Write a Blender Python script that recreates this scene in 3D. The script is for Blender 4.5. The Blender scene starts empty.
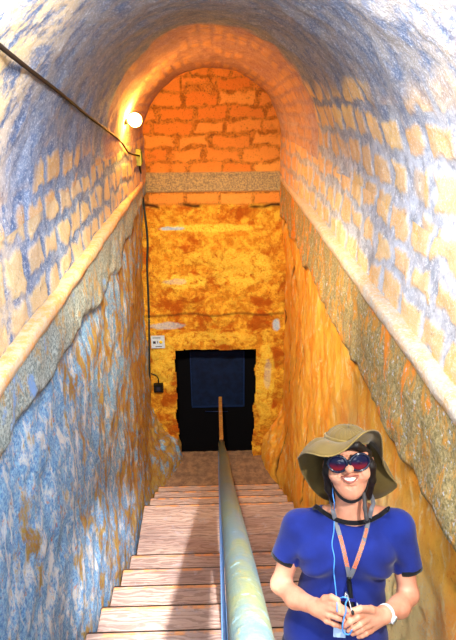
import bpy, bmesh, math, random
import numpy as np
import openvdb
from mathutils import Vector, Matrix

random.seed(7)
C = bpy.context.scene.collection
ZC = 5.03            # eye level above the landing at the foot of the stairs
YF = 6.82            # the far wall

# ------------------------------------------------------------------ materials
def lin(c):
    return tuple(((v / 12.92) if v <= .04045 else ((v + .055) / 1.055) ** 2.4) for v in c[:3]) + (1.0,)

class NB:
    """small node-graph builder"""
    def __init__(s, name, rough=.8, spec=.3):
        s.m = bpy.data.materials.new(name); s.m.use_nodes = True
        s.t = s.m.node_tree; s.b = s.t.nodes['Principled BSDF']
        s.b.inputs['Roughness'].default_value = rough
        s.b.inputs['Specular IOR Level'].default_value = spec
        s.co = s.t.nodes.new('ShaderNodeTexCoord').outputs['Object']
    def nd(s, k, **kw):
        n = s.t.nodes.new(k)
        for a, v in kw.items(): setattr(n, a, v)
        return n
    def put(s, sock, v):
        if hasattr(v, 'is_output'): s.t.links.new(v, sock)
        elif isinstance(v, (tuple, list)) and len(v) == 3 and sock.type == 'RGBA': sock.default_value = lin(v)
        else: sock.default_value = v
    def scale(s, v, co=None):
        n = s.nd('ShaderNodeMapping'); n.inputs['Scale'].default_value = v
        s.put(n.inputs['Vector'], co or s.co); return n.outputs[0]
    def noise(s, sc, det=5, ro=.6, dist=0, co=None):
        n = s.nd('ShaderNodeTexNoise'); s.put(n.inputs['Vector'], co or s.co)
        n.inputs['Scale'].default_value = sc; n.inputs['Detail'].default_value = det
        n.inputs['Roughness'].default_value = ro; n.inputs['Distortion'].default_value = dist
        return n.outputs[0]
    def step(s, x, a, b, lo=0., hi=1.):
        n = s.nd('ShaderNodeMapRange', interpolation_type='SMOOTHSTEP'); s.put(n.inputs['Value'], x)
        for k, v in (('From Min', a), ('From Max', b), ('To Min', lo), ('To Max', hi)): s.put(n.inputs[k], v)
        return n.outputs[0]
    def math(s, op, a, b=0.):
        n = s.nd('ShaderNodeMath', operation=op); s.put(n.inputs[0], a); s.put(n.inputs[1], b); return n.outputs[0]
    def mix(s, f, a, b, mode='MIX'):
        n = s.nd('ShaderNodeMix', data_type='RGBA', blend_type=mode)
        s.put(n.inputs[0], f); s.put(n.inputs[6], a); s.put(n.inputs[7], b); return n.outputs[2]
    def attr(s, nm): return s.nd('ShaderNodeAttribute', attribute_name=nm).outputs['Fac']
    def xyz(s):
        n = s.nd('ShaderNodeSeparateXYZ'); s.put(n.inputs[0], s.co); return n.outputs
    def out(s, col, bump=None, dist=.01, strength=.6):
        s.put(s.b.inputs['Base Color'], col)
        if bump is not None:
            n = s.nd('ShaderNodeBump'); n.inputs['Strength'].default_value = strength; n.inputs['Distance'].default_value = dist
            s.put(n.inputs['Height'], bump); s.put(s.b.inputs['Normal'], n.outputs[0])
        return s.m

def plain(name, col, rough=.5, spec=.4, metal=0.):
    b = NB(name, rough, spec); b.b.inputs['Metallic'].default_value = metal
    v = b.noise(60, 3)
    return b.out(b.mix(b.step(v, .3, .7, 0., .35), col, tuple(c * .75 for c in col)))

def upper_stone(name, mort, brick_a, brick_b, pale, vault=None):
    """coursed blocks in wide mortar; vault=(colours) adds the plastered crown, faded in by the attribute 'crown'"""
    b = NB(name, .9, .15)
    mid = b.noise(10, 6, .7); fine = b.noise(62, 5, .75); grit = b.noise(130, 3, .7)
    def mortar(m): return b.mix(b.step(fine, .52, .64, 0., .75), b.mix(b.step(mid, .36, .62), m[0], m[1]), m[2])
    if vault:
        m = b.mix(b.attr('right'), mortar(mort[0]), mortar(mort[1])); m = b.mix(b.attr('crown'), m, mortar(vault))
    else: m = mortar(mort)
    br = b.mix(b.attr('tone'), brick_a, brick_b)
    br = b.mix(b.step(fine, .50, .68, 0., .4), br, pale)
    col = b.mix(b.math('MULTIPLY', b.attr('brick'), b.step(b.math('ADD', mid, b.math('MULTIPLY', fine, .5)), .48, .72, 1., .72)), m, br)
    col = b.mix(b.math('MULTIPLY', b.attr('cream'), b.step(mid, .36, .56)), col, (.99, .86, .62))
    col = b.mix(b.attr('bulb_tint'), col, (.84, .48, .14))  # orange of the bulb's light put into the stone towards the far end
    col = b.mix(b.step(b.noise(24, 5, .75), .58, .72, 0., .55), col, (.24, .27, .33))
    col = b.mix(b.step(grit, .56, .70, 0., .6), col, (.93, .95, .99))
    return b.out(col, b.math('ADD', mid, fine), .012, .8)
ML = ((.36, .46, .64), (.56, .64, .78), (.84, .89, .97)); MR = ((.62, .64, .70), (.80, .83, .90), (.97, .98, 1.))
M_UL = upper_stone('left_brick_stone', ML, (.94, .82, .54), (.90, .78, .56), (.90, .90, .90))
M_UR = upper_stone('right_brick_stone', MR, (1., .82, .46), (.98, .74, .38), (.98, .95, .88))
M_CE = upper_stone('vault_plaster', (ML, MR), (.95, .78, .44), (.90, .70, .42), (.95, .93, .88), ((.36, .42, .54), (.52, .52, .54), (.66, .70, .78)))

def lower_left():
    b = NB('blue_limewash_over_ochre', .85, .2)
    a = b.noise(5, 7, .68, .4, b.scale((1, 1, .6))); c = b.noise(13, 7, .75, .5, b.scale((1, 1, .55))); f = b.noise(62, 5, .75)
    o = b.mix(b.step(c, .40, .60), (.70, .50, .20), (.76, .66, .36))
    o = b.mix(b.step(f, .52, .64, 0., .7), o, (.52, .58, .66))
    blue = b.mix(b.step(f, .38, .62), (.38, .60, .88), (.66, .86, 1.))
    blue = b.mix(b.step(c, .48, .60), blue, (.92, .96, 1.))
    col = b.mix(b.step(b.math('ADD', b.math('ADD', a, b.math('MULTIPLY', c, .5)), b.math('MULTIPLY', b.attr('ochre'), .16)), .80, .92), blue, o)
    col = b.mix(b.step(b.noise(19, 6, .78), .59, .67, 0., .75), col, (.90, .52, .16))
    grey = b.mix(b.step(f, .38, .62), (.50, .56, .56), (.78, .84, .84))
    grey = b.mix(b.step(c, .52, .62, 0., .9), grey, (.78, .66, .44))
    grey = b.mix(b.step(a, .56, .66), grey, (.56, .72, .95))
    col = b.mix(b.attr('band'), col, grey)
    col = b.mix(b.math('MULTIPLY', b.attr('crack'), .8), col, (.26, .18, .14))
    col = b.mix(b.step(b.noise(36, 5, .75), .60, .70, 0., .7), col, (.24, .27, .34))
    return b.out(col, b.math('ADD', c, f), .022, .8)

def lower_right():
    b = NB('ochre_rock', .85, .2)
    a = b.noise(4.0, 6, .65, .4, b.scale((1, 1, .45))); c = b.noise(13, 7, .75, .6, b.scale((1, 1, .45))); f = b.noise(62, 5, .75)
    o = b.mix(b.step(a, .36, .64), (.99, .62, .18), (1., .76, .30))
    o = b.mix(b.step(c, .52, .66), o, (1., .87, .60))
    o = b.mix(b.math('MULTIPLY', b.attr('pale'), b.step(f, .46, .60)), o, (.88, .87, .84))
    o = b.mix(b.math('MULTIPLY', b.attr('pale'), b.step(a, .44, .56)), o, (1., .92, .66))
    o = b.mix(b.math('MULTIPLY', b.attr('pale'), .85), o, (1., .92, .66))  # pale rock, lightened further to offset the shade beside the woman
    o = b.mix(b.step(c, .30, .40, .75, 0.), o, (.90, .42, .08))
    o = b.mix(b.step(f, .58, .70, 0., .6), o, (.78, .44, .14))
    grey = b.mix(b.step(f, .38, .62), (.54, .49, .32), (.78, .70, .50))
    grey = b.mix(b.step(c, .50, .60, 0., .9), grey, (.86, .62, .26))
    grey = b.mix(b.step(a, .54, .62), grey, (.98, .60, .20))
    grey = b.mix(b.step(b.noise(40, 4, .7), .58, .66, 0., .8), grey, (.86, .90, .96))
    col = b.mix(b.attr('band'), o, grey)
    col = b.mix(b.attr('crack'), col, (.22, .10, .04))
    col = b.mix(b.step(b.noise(36, 5, .75), .62, .72, 0., .6), col, (.46, .28, .14))
    return b.out(col, b.math('ADD', c, f), .022, .8)

def far_stone():
    b = NB('far_wall_stone', .9, .15)
    a = b.noise(3.2, 6, .65, .4); c = b.noise(11, 7, .72, .3); f = b.noise(55, 4, .7)
    pl = b.mix(b.step(c, .40, .62), (.84, .54, .14), (.98, .78, .26))
    pl = b.mix(b.step(a, .48, .62), pl, (.74, .38, .09))
    pl = b.mix(b.step(f, .56, .70, 0., .8), pl, (.42, .25, .11))
    pl = b.mix(b.math('MULTIPLY', b.attr('yel'), b.step(c, .34, .5)), pl, b.mix(b.step(f, .45, .62), (1., .88, .34), (.98, .72, .20)))
    br = b.mix(b.attr('tone'), (1., .72, .34), (.94, .58, .24))
    mo = b.mix(b.step(c, .42, .6), (.90, .60, .25), (.72, .44, .16))
    mo = b.mix(b.step(f, .5, .64, 0., .7), mo, (.44, .34, .24))
    tym = b.mix(b.attr('brick'), mo, br)
    tym = b.mix(b.step(f, .57, .70, 0., .6), tym, (.34, .20, .12))
    col = b.mix(b.attr('zone'), pl, tym)
    lint = b.mix(b.step(f, .4, .6), (.58, .52, .42), (.82, .72, .50))
    col = b.mix(b.attr('lintel'), col, lint)
    col = b.mix(b.attr('pale'), col, b.mix(b.step(f, .4, .6), (.86, .90, .90), (.66, .78, .95)))
    col = b.mix(b.attr('crack'), col, (.20, .12, .07))
    col = b.mix(b.step(b.noise(30, 5, .75), .60, .72, 0., .65), col, (.30, .18, .09))
    return b.out(col, b.math('ADD', c, f), .03, .9)

M_LL, M_LR, M_FW = lower_left(), lower_right(), far_stone()

def ledge_mat(name, ca, cb, cc):
    b = NB(name, .9, .15)
    c = b.noise(13, 6, .72); f = b.noise(62, 5, .75)
    col = b.mix(b.step(c, .40, .60), ca, cb)
    col = b.mix(b.step(f, .50, .64, 0., .7), col, cc)
    return b.out(b.mix(b.step(b.noise(30, 5, .7), .60, .72, 0., .6), col, (.48, .42, .38)), b.math('ADD', c, f), .014, .8)
M_LEDGE_L = ledge_mat('left_ledge_stone', (.97, .72, .44), (.90, .80, .66), (.80, .78, .78))
M_LEDGE_R = ledge_mat('right_ledge_stone', (.88, .74, .56), (.82, .78, .72), (.94, .93, .92))

def wood(name, ca, cb, cg, wear_shade=True):
    b = NB(name, .62, .3)
    x = b.xyz()
    g = b.nd('ShaderNodeTexWave', wave_type='BANDS', bands_direction='Y')
    b.put(g.inputs['Vector'], b.scale((.22, 1, 1))); g.inputs['Scale'].default_value = 9
    g.inputs['Distortion'].default_value = 14; g.inputs['Detail'].default_value = 4; g.inputs['Detail Scale'].default_value = 1.6
    n1 = b.noise(4, 6, .65, .3, b.scale((.4, 1.5, 1))); n2 = b.noise(60, 5, .7, 0, b.scale((.12, 1, 1)))
    col = b.mix(b.step(n1, .34, .66), ca, cb)
    col = b.mix(b.step(g.outputs['Fac'], .60, .85, 0., .45), col, cg)
    col = b.mix(b.step(n2, .54, .70, 0., .4), col, cg)
    col = b.mix(b.step(b.noise(8, 5, .7), .60, .68, 0., .7), col, (.70, .66, .70))
    if wear_shade: col = b.mix(b.math('MULTIPLY', b.attr('edge'), b.step(b.noise(12, 4), .40, .60, 0., .7)), col, (.92, .62, .34))
    if wear_shade: col = b.mix(b.attr('rim'), col, (.12, .07, .05))  # dark line of shade between steps, painted into the nosing colour
    return b.out(col, b.math('ADD', n2, g.outputs['Fac']), .006, .5)
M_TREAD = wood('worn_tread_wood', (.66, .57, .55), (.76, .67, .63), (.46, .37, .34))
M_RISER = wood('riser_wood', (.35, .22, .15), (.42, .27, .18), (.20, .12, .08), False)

def rail_mat():
    b = NB('weathered_green_paint', .38, .5)
    n = b.noise(5, 6, .65, .3, b.scale((1.5, .6, 1.5))); f = b.noise(45, 5, .7)
    col = b.mix(b.step(n, .36, .64), (.19, .28, .32), (.28, .31, .22))
    col = b.mix(b.step(f, .54, .68, 0., .6), col, (.36, .32, .14))
    col = b.mix(b.step(b.noise(22, 5, .7), .58, .68, 0., .6), col, (.34, .46, .52))
    return b.out(col, f, .004, .4)
M_RAIL = rail_mat()
M_RAILEND = wood('rail_end_wood', (.62, .44, .22), (.72, .54, .28), (.36, .24, .12), False)
M_STRIP = plain('blue_grey_paint_shade', (.30, .46, .66), .4, .5)
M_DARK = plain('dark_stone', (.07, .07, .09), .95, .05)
M_HATCH = (lambda b: b.out(b.mix(b.step(b.noise(7, 5, .7), .35, .65), (.03, .09, .22), (.05, .14, .30)), b.noise(50), .004, .4))(NB('dull_blue_metal', .6, .3))
M_HATCHF = plain('pale_blue_edge', (.08, .18, .38), .5)
M_CABLE = plain('brown_cable', (.11, .07, .05), .7, .2)
M_CABLEB = plain('dark_green_conduit', (.12, .17, .17), .6)
M_BOX = plain('green_box_plastic', (.62, .66, .30), .6)
M_BLACK = plain('black_plastic', (.05, .06, .06), .5)
M_SIGN = plain('pale_blue_sign', (.80, .88, .98), .5)
M_INK = plain('dark_ink', (.10, .16, .28), .6)
M_YEL = plain('yellow_ink', (.98, .86, .10), .6)
M_PAPER = plain('white_paper', (.88, .92, .95), .6)

def emit(name, col, strength):
    b = NB(name); e = b.nd('ShaderNodeEmission'); e.inputs[0].default_value = (*col, 1); e.inputs[1].default_value = strength
    b.t.links.new(e.outputs[0], b.t.nodes['Material Output'].inputs[0]); return b.m
M_BULB = emit('glowing_bulb', (1.0, .44, .06), 430)

# ------------------------------------------------------------------ helpers
def link(name, me, mat, parent=None, smooth=True):
    o = bpy.data.objects.new(name, me); C.objects.link(o)
    for m in (mat if isinstance(mat, (list, tuple)) else [mat]): me.materials.append(m)
    if parent is not None: o.parent = parent
    if smooth: me.polygons.foreach_set('use_smooth', [True] * len(me.polygons))
    return o

def pyd(name, v, f, mat, parent=None, smooth=True):
    me = bpy.data.meshes.new(name); me.from_pydata([tuple(map(float, p)) for p in v], [], f); me.update()
    return link(name, me, mat, parent, smooth)

def bmo(name, bm, mat, parent=None, smooth=False):
    bmesh.ops.recalc_face_normals(bm, faces=bm.faces)
    me = bpy.data.meshes.new(name); bm.to_mesh(me); bm.free(); return link(name, me, mat, parent, smooth)

def box(bm, x0, x1, y0, y1, z0, z1, bev=0.):
    vs = bmesh.ops.create_cube(bm, size=1)['verts']
    for v in vs: v.co = ((x0 + x1) / 2 + v.co.x * (x1 - x0), (y0 + y1) / 2 + v.co.y * (y1 - y0), (z0 + z1) / 2 + v.co.z * (z1 - z0))
    if bev:
        es = list({e for v in vs for e in v.link_edges}); bmesh.ops.bevel(bm, geom=es, offset=bev, segments=2, affect='EDGES')
    return bm
def boxo(name, dims, mat, parent=None, bev=.004):
    return bmo(name, box(bmesh.new(), *dims, bev), mat, parent)

def catmull(pts, n=8):
    P = [np.array(p, float) for p in pts]; P = [2 * P[0] - P[1]] + P + [2 * P[-1] - P[-2]]; out = []
    for i in range(1, len(P) - 2):
        a, b, c, d = P[i - 1:i + 3]
        for k in range(n):
            t = k / n
            out.append(.5 * ((2 * b) + (c - a) * t + (2 * a - 5 * b + 4 * c - d) * t * t + (3 * b - a - 3 * c + d) * t ** 3))
    out.append(P[-2]); return out

def tube(name, pts, rad, mat, parent=None, seg=10, flat=None, closed=False, smooth=True, ref=None):
    """swept tube; rad a number or one per point; flat=(w,t) sweeps a ribbon section, its wide side across ref"""
    P = [np.array(p, float) for p in pts]; n = len(P); V, F = [], []
    R = [rad] * n if np.isscalar(rad) else list(np.interp(np.linspace(0, 1, n), np.linspace(0, 1, len(rad)), rad))
    prev = None
    for i, p in enumerate(P):
        if closed: t = P[(i + 1) % n] - P[i - 1]
        else: t = P[min(i + 1, n - 1)] - P[max(i - 1, 0)]
        t = t / (np.linalg.norm(t) + 1e-9)
        u = np.array(ref if ref is not None else (0, 0, 1.)) if (prev is None or ref is not None) else prev
        u = u - t * (u @ t)
        if np.linalg.norm(u) < 1e-3: u = np.array((1., 0, 0)) - t * t[0]
        u /= np.linalg.norm(u); prev = u; w = np.cross(t, u)
        for k in range(seg):
            a = 2 * math.pi * k / seg; c, s = math.cos(a), math.sin(a)
            if flat:
                c = math.copysign(abs(c) ** .4, c); s = math.copysign(abs(s) ** .4, s)
                V.append(p + u * c * flat[1] + w * s * flat[0])
            else: V.append(p + (u * c + w * s) * R[i])
    m = n if closed else n - 1
    for i in range(m):
        for k in range(seg):
            a, b = i * seg + k, i * seg + (k + 1) % seg; c, d = ((i + 1) % n) * seg + (k + 1) % seg, ((i + 1) % n) * seg + k
            F.append((a, b, c, d))
    if not closed: F += [tuple(reversed(range(seg))), tuple(range((n - 1) * seg, n * seg))]
    o = pyd(name, V, F, mat, parent, smooth)
    bm = bmesh.new(); bm.from_mesh(o.data); bmesh.ops.recalc_face_normals(bm, faces=bm.faces); bm.to_mesh(o.data); bm.free()
    return o

def ball(name, c, r, mat, parent=None, sub=24):
    bm = bmesh.new(); bmesh.ops.create_uvsphere(bm, u_segments=sub, v_segments=sub // 2 + 2, radius=1)
    r = (r, r, r) if np.isscalar(r) else r
    for v in bm.verts: v.co = (c[0] + v.co.x * r[0], c[1] + v.co.y * r[1], c[2] + v.co.z * r[2])
    return bmo(name, bm, mat, parent, True)

def empty(name, loc):
    o = bpy.data.objects.new(name, None); C.objects.link(o); o.location = loc; o.empty_display_size = .1; return o
def keep(o, root):
    """parent o to root without moving it"""
    o.parent = root; o.matrix_parent_inverse = Matrix.Translation(root.location).inverted(); return o
def tag(o, label, cat, group=None):
    o['label'] = label; o['category'] = cat
    if group: o['group'] = group
    return o
def struct(o, label=None):
    o['kind'] = 'structure'
    if label: o['label'] = label
    return o

# ------------------------------------------------------------------ noise fields
def hsh(i, j, k, sd):
    n = (i.astype(np.int64) * 374761393 + j.astype(np.int64) * 668265263 + k.astype(np.int64) * 2147483647 + sd * 1274126177) & 0xffffffff
    n = ((n ^ (n >> 13)) * 1274126177) & 0xffffffff
    return ((n ^ (n >> 16)) & 0xffff) / 65535.
def vn(x, y, z=0., sd=0):
    x, y, z = np.broadcast_arrays(np.asarray(x, float), np.asarray(y, float), np.asarray(z, float))
    i, j, k = np.floor(x), np.floor(y), np.floor(z); a, b, c = x - i, y - j, z - k
    a, b, c = (t * t * (3 - 2 * t) for t in (a, b, c)); r = 0
    for p in (0, 1):
        for q in (0, 1):
            for s in (0, 1):
                r = r + hsh(i + p, j + q, k + s, sd) * (a if p else 1 - a) * (b if q else 1 - b) * (c if s else 1 - c)
    return r
def fbm(x, y, z=0., o=4, sd=0):
    r, w, t = 0, 1., 0
    for q in range(o):
        r = r + w * vn(x * 2 ** q, y * 2 ** q, z * 2 ** q, sd + q * 17); t += w; w *= .55
    return r / t
def sst(a, b, x):
    t = np.clip((x - a) / (b - a), 0, 1); return t * t * (3 - 2 * t)

def bricks(u, v, L, H, gap, sd, rag=.03, jit=.35):
    """irregular coursed blocks: (mask, tone)"""
    u = u + (fbm(u * 5, v * 5, 3., 3, sd) - .5) * rag * 2; v = v + (fbm(u * 5, v * 5, 9., 3, sd) - .5) * rag * 2
    row = np.floor(v / H); off = hsh(row, row * 0 + 3, row * 0, sd) * L
    c = np.floor((u + off) / L); fu = (u + off) / L - c; fv = v / H - row
    sh = (hsh(c, row, c * 0 + 5, sd) - .5) * jit
    # joint positions of this block (each joint shared with its neighbour)
    lo = (hsh(c, row, c * 0, sd) - .5) * jit * .5; hi = (hsh(c + 1, row, c * 0, sd) - .5) * jit * .5
    d = np.minimum(np.minimum((fu - lo) * L, (1 + hi - fu) * L), np.minimum(fv * H, (1 - fv) * H)) - gap * (.8 + .5 * hsh(c, row, c * 0 + 8, sd))
    d = d + (fbm(u * 14, v * 14, 1., 3, sd + 5) - .5) * rag * 1.1
    return sst(-.004, .014, d), hsh(c, row, c * 0 + 2, sd)

def grid_mesh(name, X, Y, Z, attrs, mat, flip=False, hole=None):
    n, m = X.shape; idx = np.arange(n * m).reshape(n, m)
    q = np.stack([idx[:-1, :-1], idx[1:, :-1], idx[1:, 1:], idx[:-1, 1:]], -1)
    if hole is not None: q = q[~hole]
    q = q.reshape(-1, 4)
    if flip: q = q[:, ::-1]
    me = bpy.data.meshes.new(name)
    me.vertices.add(n * m); me.vertices.foreach_set('co', np.stack([X, Y, Z], -1).astype(np.float32).ravel())
    me.loops.add(q.size); me.loops.foreach_set('vertex_index', q.astype(np.int32).ravel())
    me.polygons.add(len(q)); me.polygons.foreach_set('loop_start', np.arange(0, q.size, 4, dtype=np.int32))
    me.update(calc_edges=True); me.validate()
    for k, a in attrs.items():
        at = me.attributes.new(k, 'FLOAT', 'POINT'); at.data.foreach_set('value', np.broadcast_to(a, (n, m)).astype(np.float32).ravel())
    return link(name, me, mat)

# ------------------------------------------------------------------ the vaulted passage
D_LEDGE, D_SPRING = 1.03, .57
def vault_ab(r):
    t = sst(4.4, 6.8, r); return .86 - .06 * t, .97 - .23 * t

def side_upper(sx):
    name = 'wall_left_upper' if sx < 0 else 'wall_right_upper'
    r = np.arange(.4, 6.93, .0125); s = np.linspace(-.02, .48, 41)
    R, S = np.meshgrid(r, s, indexing='ij'); A, B = vault_ab(R)
    mk, tn = bricks(R, S, .28, .182, .026, 11 if sx < 0 else 23, .055)
    mk = mk * sst(.25, .45, fbm(R * 2.5, S * 2.5, 2., 3, 4 if sx < 0 else 8) + .2)
    X = A - .007 * mk + (fbm(R * 6, S * 6, 0., 4, 3) - .5) * .03
    o = grid_mesh(name, sx * X, R, ZC - D_LEDGE + S * .46 / .46, dict(brick=mk, tone=tn, cream=sst(2.7, 1.8, R) * (.9 if sx < 0 else .15), bulb_tint=sst(5.2, 6.2, R) * .25), M_UL if sx < 0 else M_UR, flip=sx > 0)
    return struct(o)

def ceiling():
    r = np.arange(1.15, 6.93, .0125); th = np.linspace(0, math.pi, 250)
    R, T = np.meshgrid(r, th, indexing='ij'); A, B = vault_ab(R)
    S = np.minimum(T, math.pi - T) * .92 + .46
    left = T > math.pi / 2
    ml, tl = bricks(R, S, .28, .182, .026, 11, .055); mr, tr = bricks(R, S, .28, .182, .026, 23, .055)
    mk = np.where(left, ml, mr); tn = np.where(left, tl, tr)
    lim = np.where(left, .66, 1.05) + (fbm(R * 2, T * 2, 0., 3, 6) - .5) * .5
    low = sst(.08, -.10, S - lim) * sst(.40, .55, fbm(R * 3, S * 3, 2., 3, 4) + .2)
    mb, tb = bricks(R * 1.0, T * .92, .42, .11, .014, 31, .02)
    ring = sst(-.12, .08, R - (4.75 + .25 * np.sin(T) * -1 + (fbm(R * 4, T * 4, 5., 3, 9) - .5) * .5))
    mk2 = np.maximum(mk * low * (1 - ring), mb * ring * .55 * sst(.35, .6, fbm(R * 3, T * 3, 8., 3, 12))); tn = np.where(ring > .5, tb, tn)
    dis = (fbm(R * 3, T * 3, 0., 5, 3) - .5) * .06 + .007 * mk2
    cream = np.where(left, sst(2.6, 1.7, R) * sst(1.8, 2.3, T), sst(2.4, 1.6, R) * .15)
    X = (A - dis) * np.cos(T); Z = ZC - D_SPRING + (B - dis) * np.sin(T)
    o = grid_mesh('ceiling', X, R, Z, dict(brick=mk2, tone=tn, cream=cream, bulb_tint=ring * .35, right=(~left) * 1., crown=sst(.45, 1.15, S + (fbm(R * 2, T * 2, 7., 4, 15) - .5) * .5)), M_CE, flip=True)
    return struct(o)

def side_lower(sx):
    left = sx < 0
    r = np.arange(-1.0, 6.95, .02); d = np.arange(1.05, 6.3, .02)
    R, D = np.meshgrid(r, d, indexing='ij')
    edge = (1.36 if left else 1.50) - (.12 * sst(5.2, 6.4, R) if left else 0) + (fbm(R * 2.2, R * 0, 4., 4, 40 + left) - .5) * (.26 if left else .17)
    band = sst(.02, -.02, D - edge)
    crack = np.exp(-((D - edge) / .016) ** 2) * sst(.3, .6, fbm(R * 3, D * 3, 1., 2, 7))
    n = fbm(R * 1.3, D * 1.0, 0., 5, 50 + left); f = fbm(R * 7, D * 5, 0., 4, 60 + left)
    X = .805 + (.030 if left else .035) * (1 - band) + sst(4.5, 6.8, R) * sst(1.2, 2.4, D) * .09 + (n - .5) * .09 * sst(1.1, 1.6, D) + (f - .5) * .05 * sst(1.04, 1.25, D)
    if not left:   # long upright cracks and a hollow under the ledge by the far wall
        w = R + (fbm(R * 1.5, D * 2.5, 7., 3, 70) - .5) * .5
        ck = np.abs(((w * 1.7 + 10) % 1) - .5) * (.9 / 1.7)
        c2 = np.exp(-(ck / .020) ** 2) * (1 - band) * sst(.38, .52, fbm(R * 1.2, D * .9, 3., 3, 71)); crack = np.maximum(crack, c2)
        hol = np.exp(-((R - 6.72 + (D - 1.4) * 1.45 + (f - .5) * .3) / (.07 + .13 * sst(1.4, 2.1, D))) ** 2) * sst(1.30, 1.42, D) * sst(2.35, 2.2, D)
        X = X + .10 * hol + .02 * c2; crack = np.maximum(crack, hol * .9)
    # the rock comes forward on both sides of the doorway at the foot of the stairs
    foot = sst(5.75, 6.75, R) * sst(4.15, 4.9, D + (f - .5) * .5)
    X = X - foot * (.36 if left else .30)
    at = dict(band=band, crack=crack, ochre=sst(2.2, 3.4, R) * .50 + sst(3.4, 6.0, R) * .6, pale=sst(3.6, 2.0, R) * sst(1.7, 2.4, D))
    return struct(grid_mesh('wall_left' if left else 'wall_right', sx * X, R, ZC - D, at, M_LL if left else M_LR, flip=left))

def ledge(sx):
    r = np.arange(.4, 6.9, .02); prof = [(.92, -1.0), (.845, -.998), (.806, -1.001), (.793, -1.010), (.795, -1.058), (.803, -1.066), (.88, -1.07)]
    P = np.array(prof); R, K = np.meshgrid(r, np.arange(len(prof)), indexing='ij')
    n = fbm(R * 6, K * .6, 0., 4, 80 + sx) - .5
    X = P[K.astype(int), 0] + n * .022 * (K > 1); Z = ZC + P[K.astype(int), 1] + n * .006
    return struct(grid_mesh('trim_1' if sx < 0 else 'trim_2', sx * X, R, Z, {}, M_LEDGE_L if sx < 0 else M_LEDGE_R, flip=sx > 0))

for q in (-1, 1): side_upper(q); side_lower(q); ledge(q)
ceiling()

# far wall with the ragged doorway
def far_wall():
    st = .0125
    x = np.arange(-1.15, 1.15 + st, st); z = np.arange(-.25, ZC + .36, st); X, Z = np.meshgrid(x, z, indexing='ij')
    jag = (fbm(X * 7, Z * 7, 0., 2, 90) - .5) * .055
    dl = -.565 - .02 * (1 - Z / 1.74); dr = .545 - .03 * (1 - Z / 1.74)
    ins = (X + jag > dl) & (X + jag < dr) & (Z + jag * .7 < 1.745) & (Z > -.05)
    cel = ins[:-1, :-1] & ins[1:, :-1] & ins[1:, 1:] & ins[:-1, 1:]
    d = ZC - Z
    mk, tn = bricks(X, Z, .42, .155, .014, 93, .05, .6)
    zone = sst(1.38, 1.34, d + (fbm(X * 6, Z * 6, 0., 3, 91) - .5) * .05)
    lint = sst(.955, .97, d) * sst(1.20, 1.185, d)
    mk = mk * sst(.18, .34, fbm(X * 4, Z * 4, 3., 3, 99))
    row2 = sst(1.195, 1.205, d) * sst(1.36, 1.35, d)
    m2, t2 = bricks(X, d - 1.20, .43, .155, .014, 95, .02, .3); mk = np.where(row2 > .5, m2, mk); tn = np.where(row2 > .5, t2, tn)
    zone = np.maximum(zone, lint)
    jam = np.abs(X) > .2
    crack = np.exp(-((d - 2.77 + (fbm(X * 3, X * 0, 0., 3, 96) - .5) * .08) / .015) ** 2) * .7
    crack = np.maximum(crack, np.exp(-((d - 1.37 + (fbm(X * 5, X * 0, 0., 3, 97) - .5) * .07) / .02) ** 2) * sst(.35, .6, fbm(X * 4, Z * 0, 1., 2, 3)))
    def blob(cx, cz, rx, rz): return sst(1.15, .85, np.sqrt(((X - cx) / rx) ** 2 + ((Z - cz) / rz) ** 2) + (fbm(X * 12, Z * 12, 2., 3, 98) - .5) * .6)
    pale = np.maximum.reduce([blob(-.52, 3.39, .16, .022), blob(-.66, 2.10, .22, .05) * .7, blob(.80, 2.08, .055, .09), blob(-.50, 2.70, .14, .04) * .35, blob(.70, 1.35, .05, .22) * .35])
    yel = np.maximum.reduce([blob(-.05, 3.39, .62, .05), blob(-.40, 2.70, .28, .10), blob(.32, 2.86, .40, .24) * .8, blob(.66, 1.25, .13, .62) * .9, blob(-.72, 1.55, .16, .40) * .8, blob(-.1, 1.90, .6, .10) * .8, blob(.1, 3.0, .5, .1) * .6])
    Yd = YF + .010 * (1 - mk) * zone + (fbm(X * 3.2, Z * 3.2, 0., 5, 92) - .5) * .10 * (1 - zone) + (fbm(X * 9, Z * 9, 0., 4, 94) - .5) * .03
    Yd = Yd - .035 * lint - .03 * sst(2.74, 2.80, d)
    return struct(grid_mesh('wall_back', X, Yd, Z, dict(brick=mk, tone=tn, zone=zone, lintel=lint, pale=pale, yel=yel, crack=crack), M_FW, hole=cel))
far_wall()

# dark passage behind the doorway
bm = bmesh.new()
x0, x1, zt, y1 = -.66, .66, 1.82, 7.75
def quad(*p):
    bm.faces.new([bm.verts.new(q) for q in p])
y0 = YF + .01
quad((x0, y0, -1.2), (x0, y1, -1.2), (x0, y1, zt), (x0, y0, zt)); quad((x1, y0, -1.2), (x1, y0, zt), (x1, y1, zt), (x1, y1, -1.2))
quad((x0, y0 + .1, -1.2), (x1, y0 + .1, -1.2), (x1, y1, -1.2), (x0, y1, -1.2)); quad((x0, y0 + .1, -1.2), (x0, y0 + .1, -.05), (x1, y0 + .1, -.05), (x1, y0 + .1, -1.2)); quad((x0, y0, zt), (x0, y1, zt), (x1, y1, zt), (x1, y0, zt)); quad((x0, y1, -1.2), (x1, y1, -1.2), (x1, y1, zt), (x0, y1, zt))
struct(bmo('wall_passage', bm, M_DARK))

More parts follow.
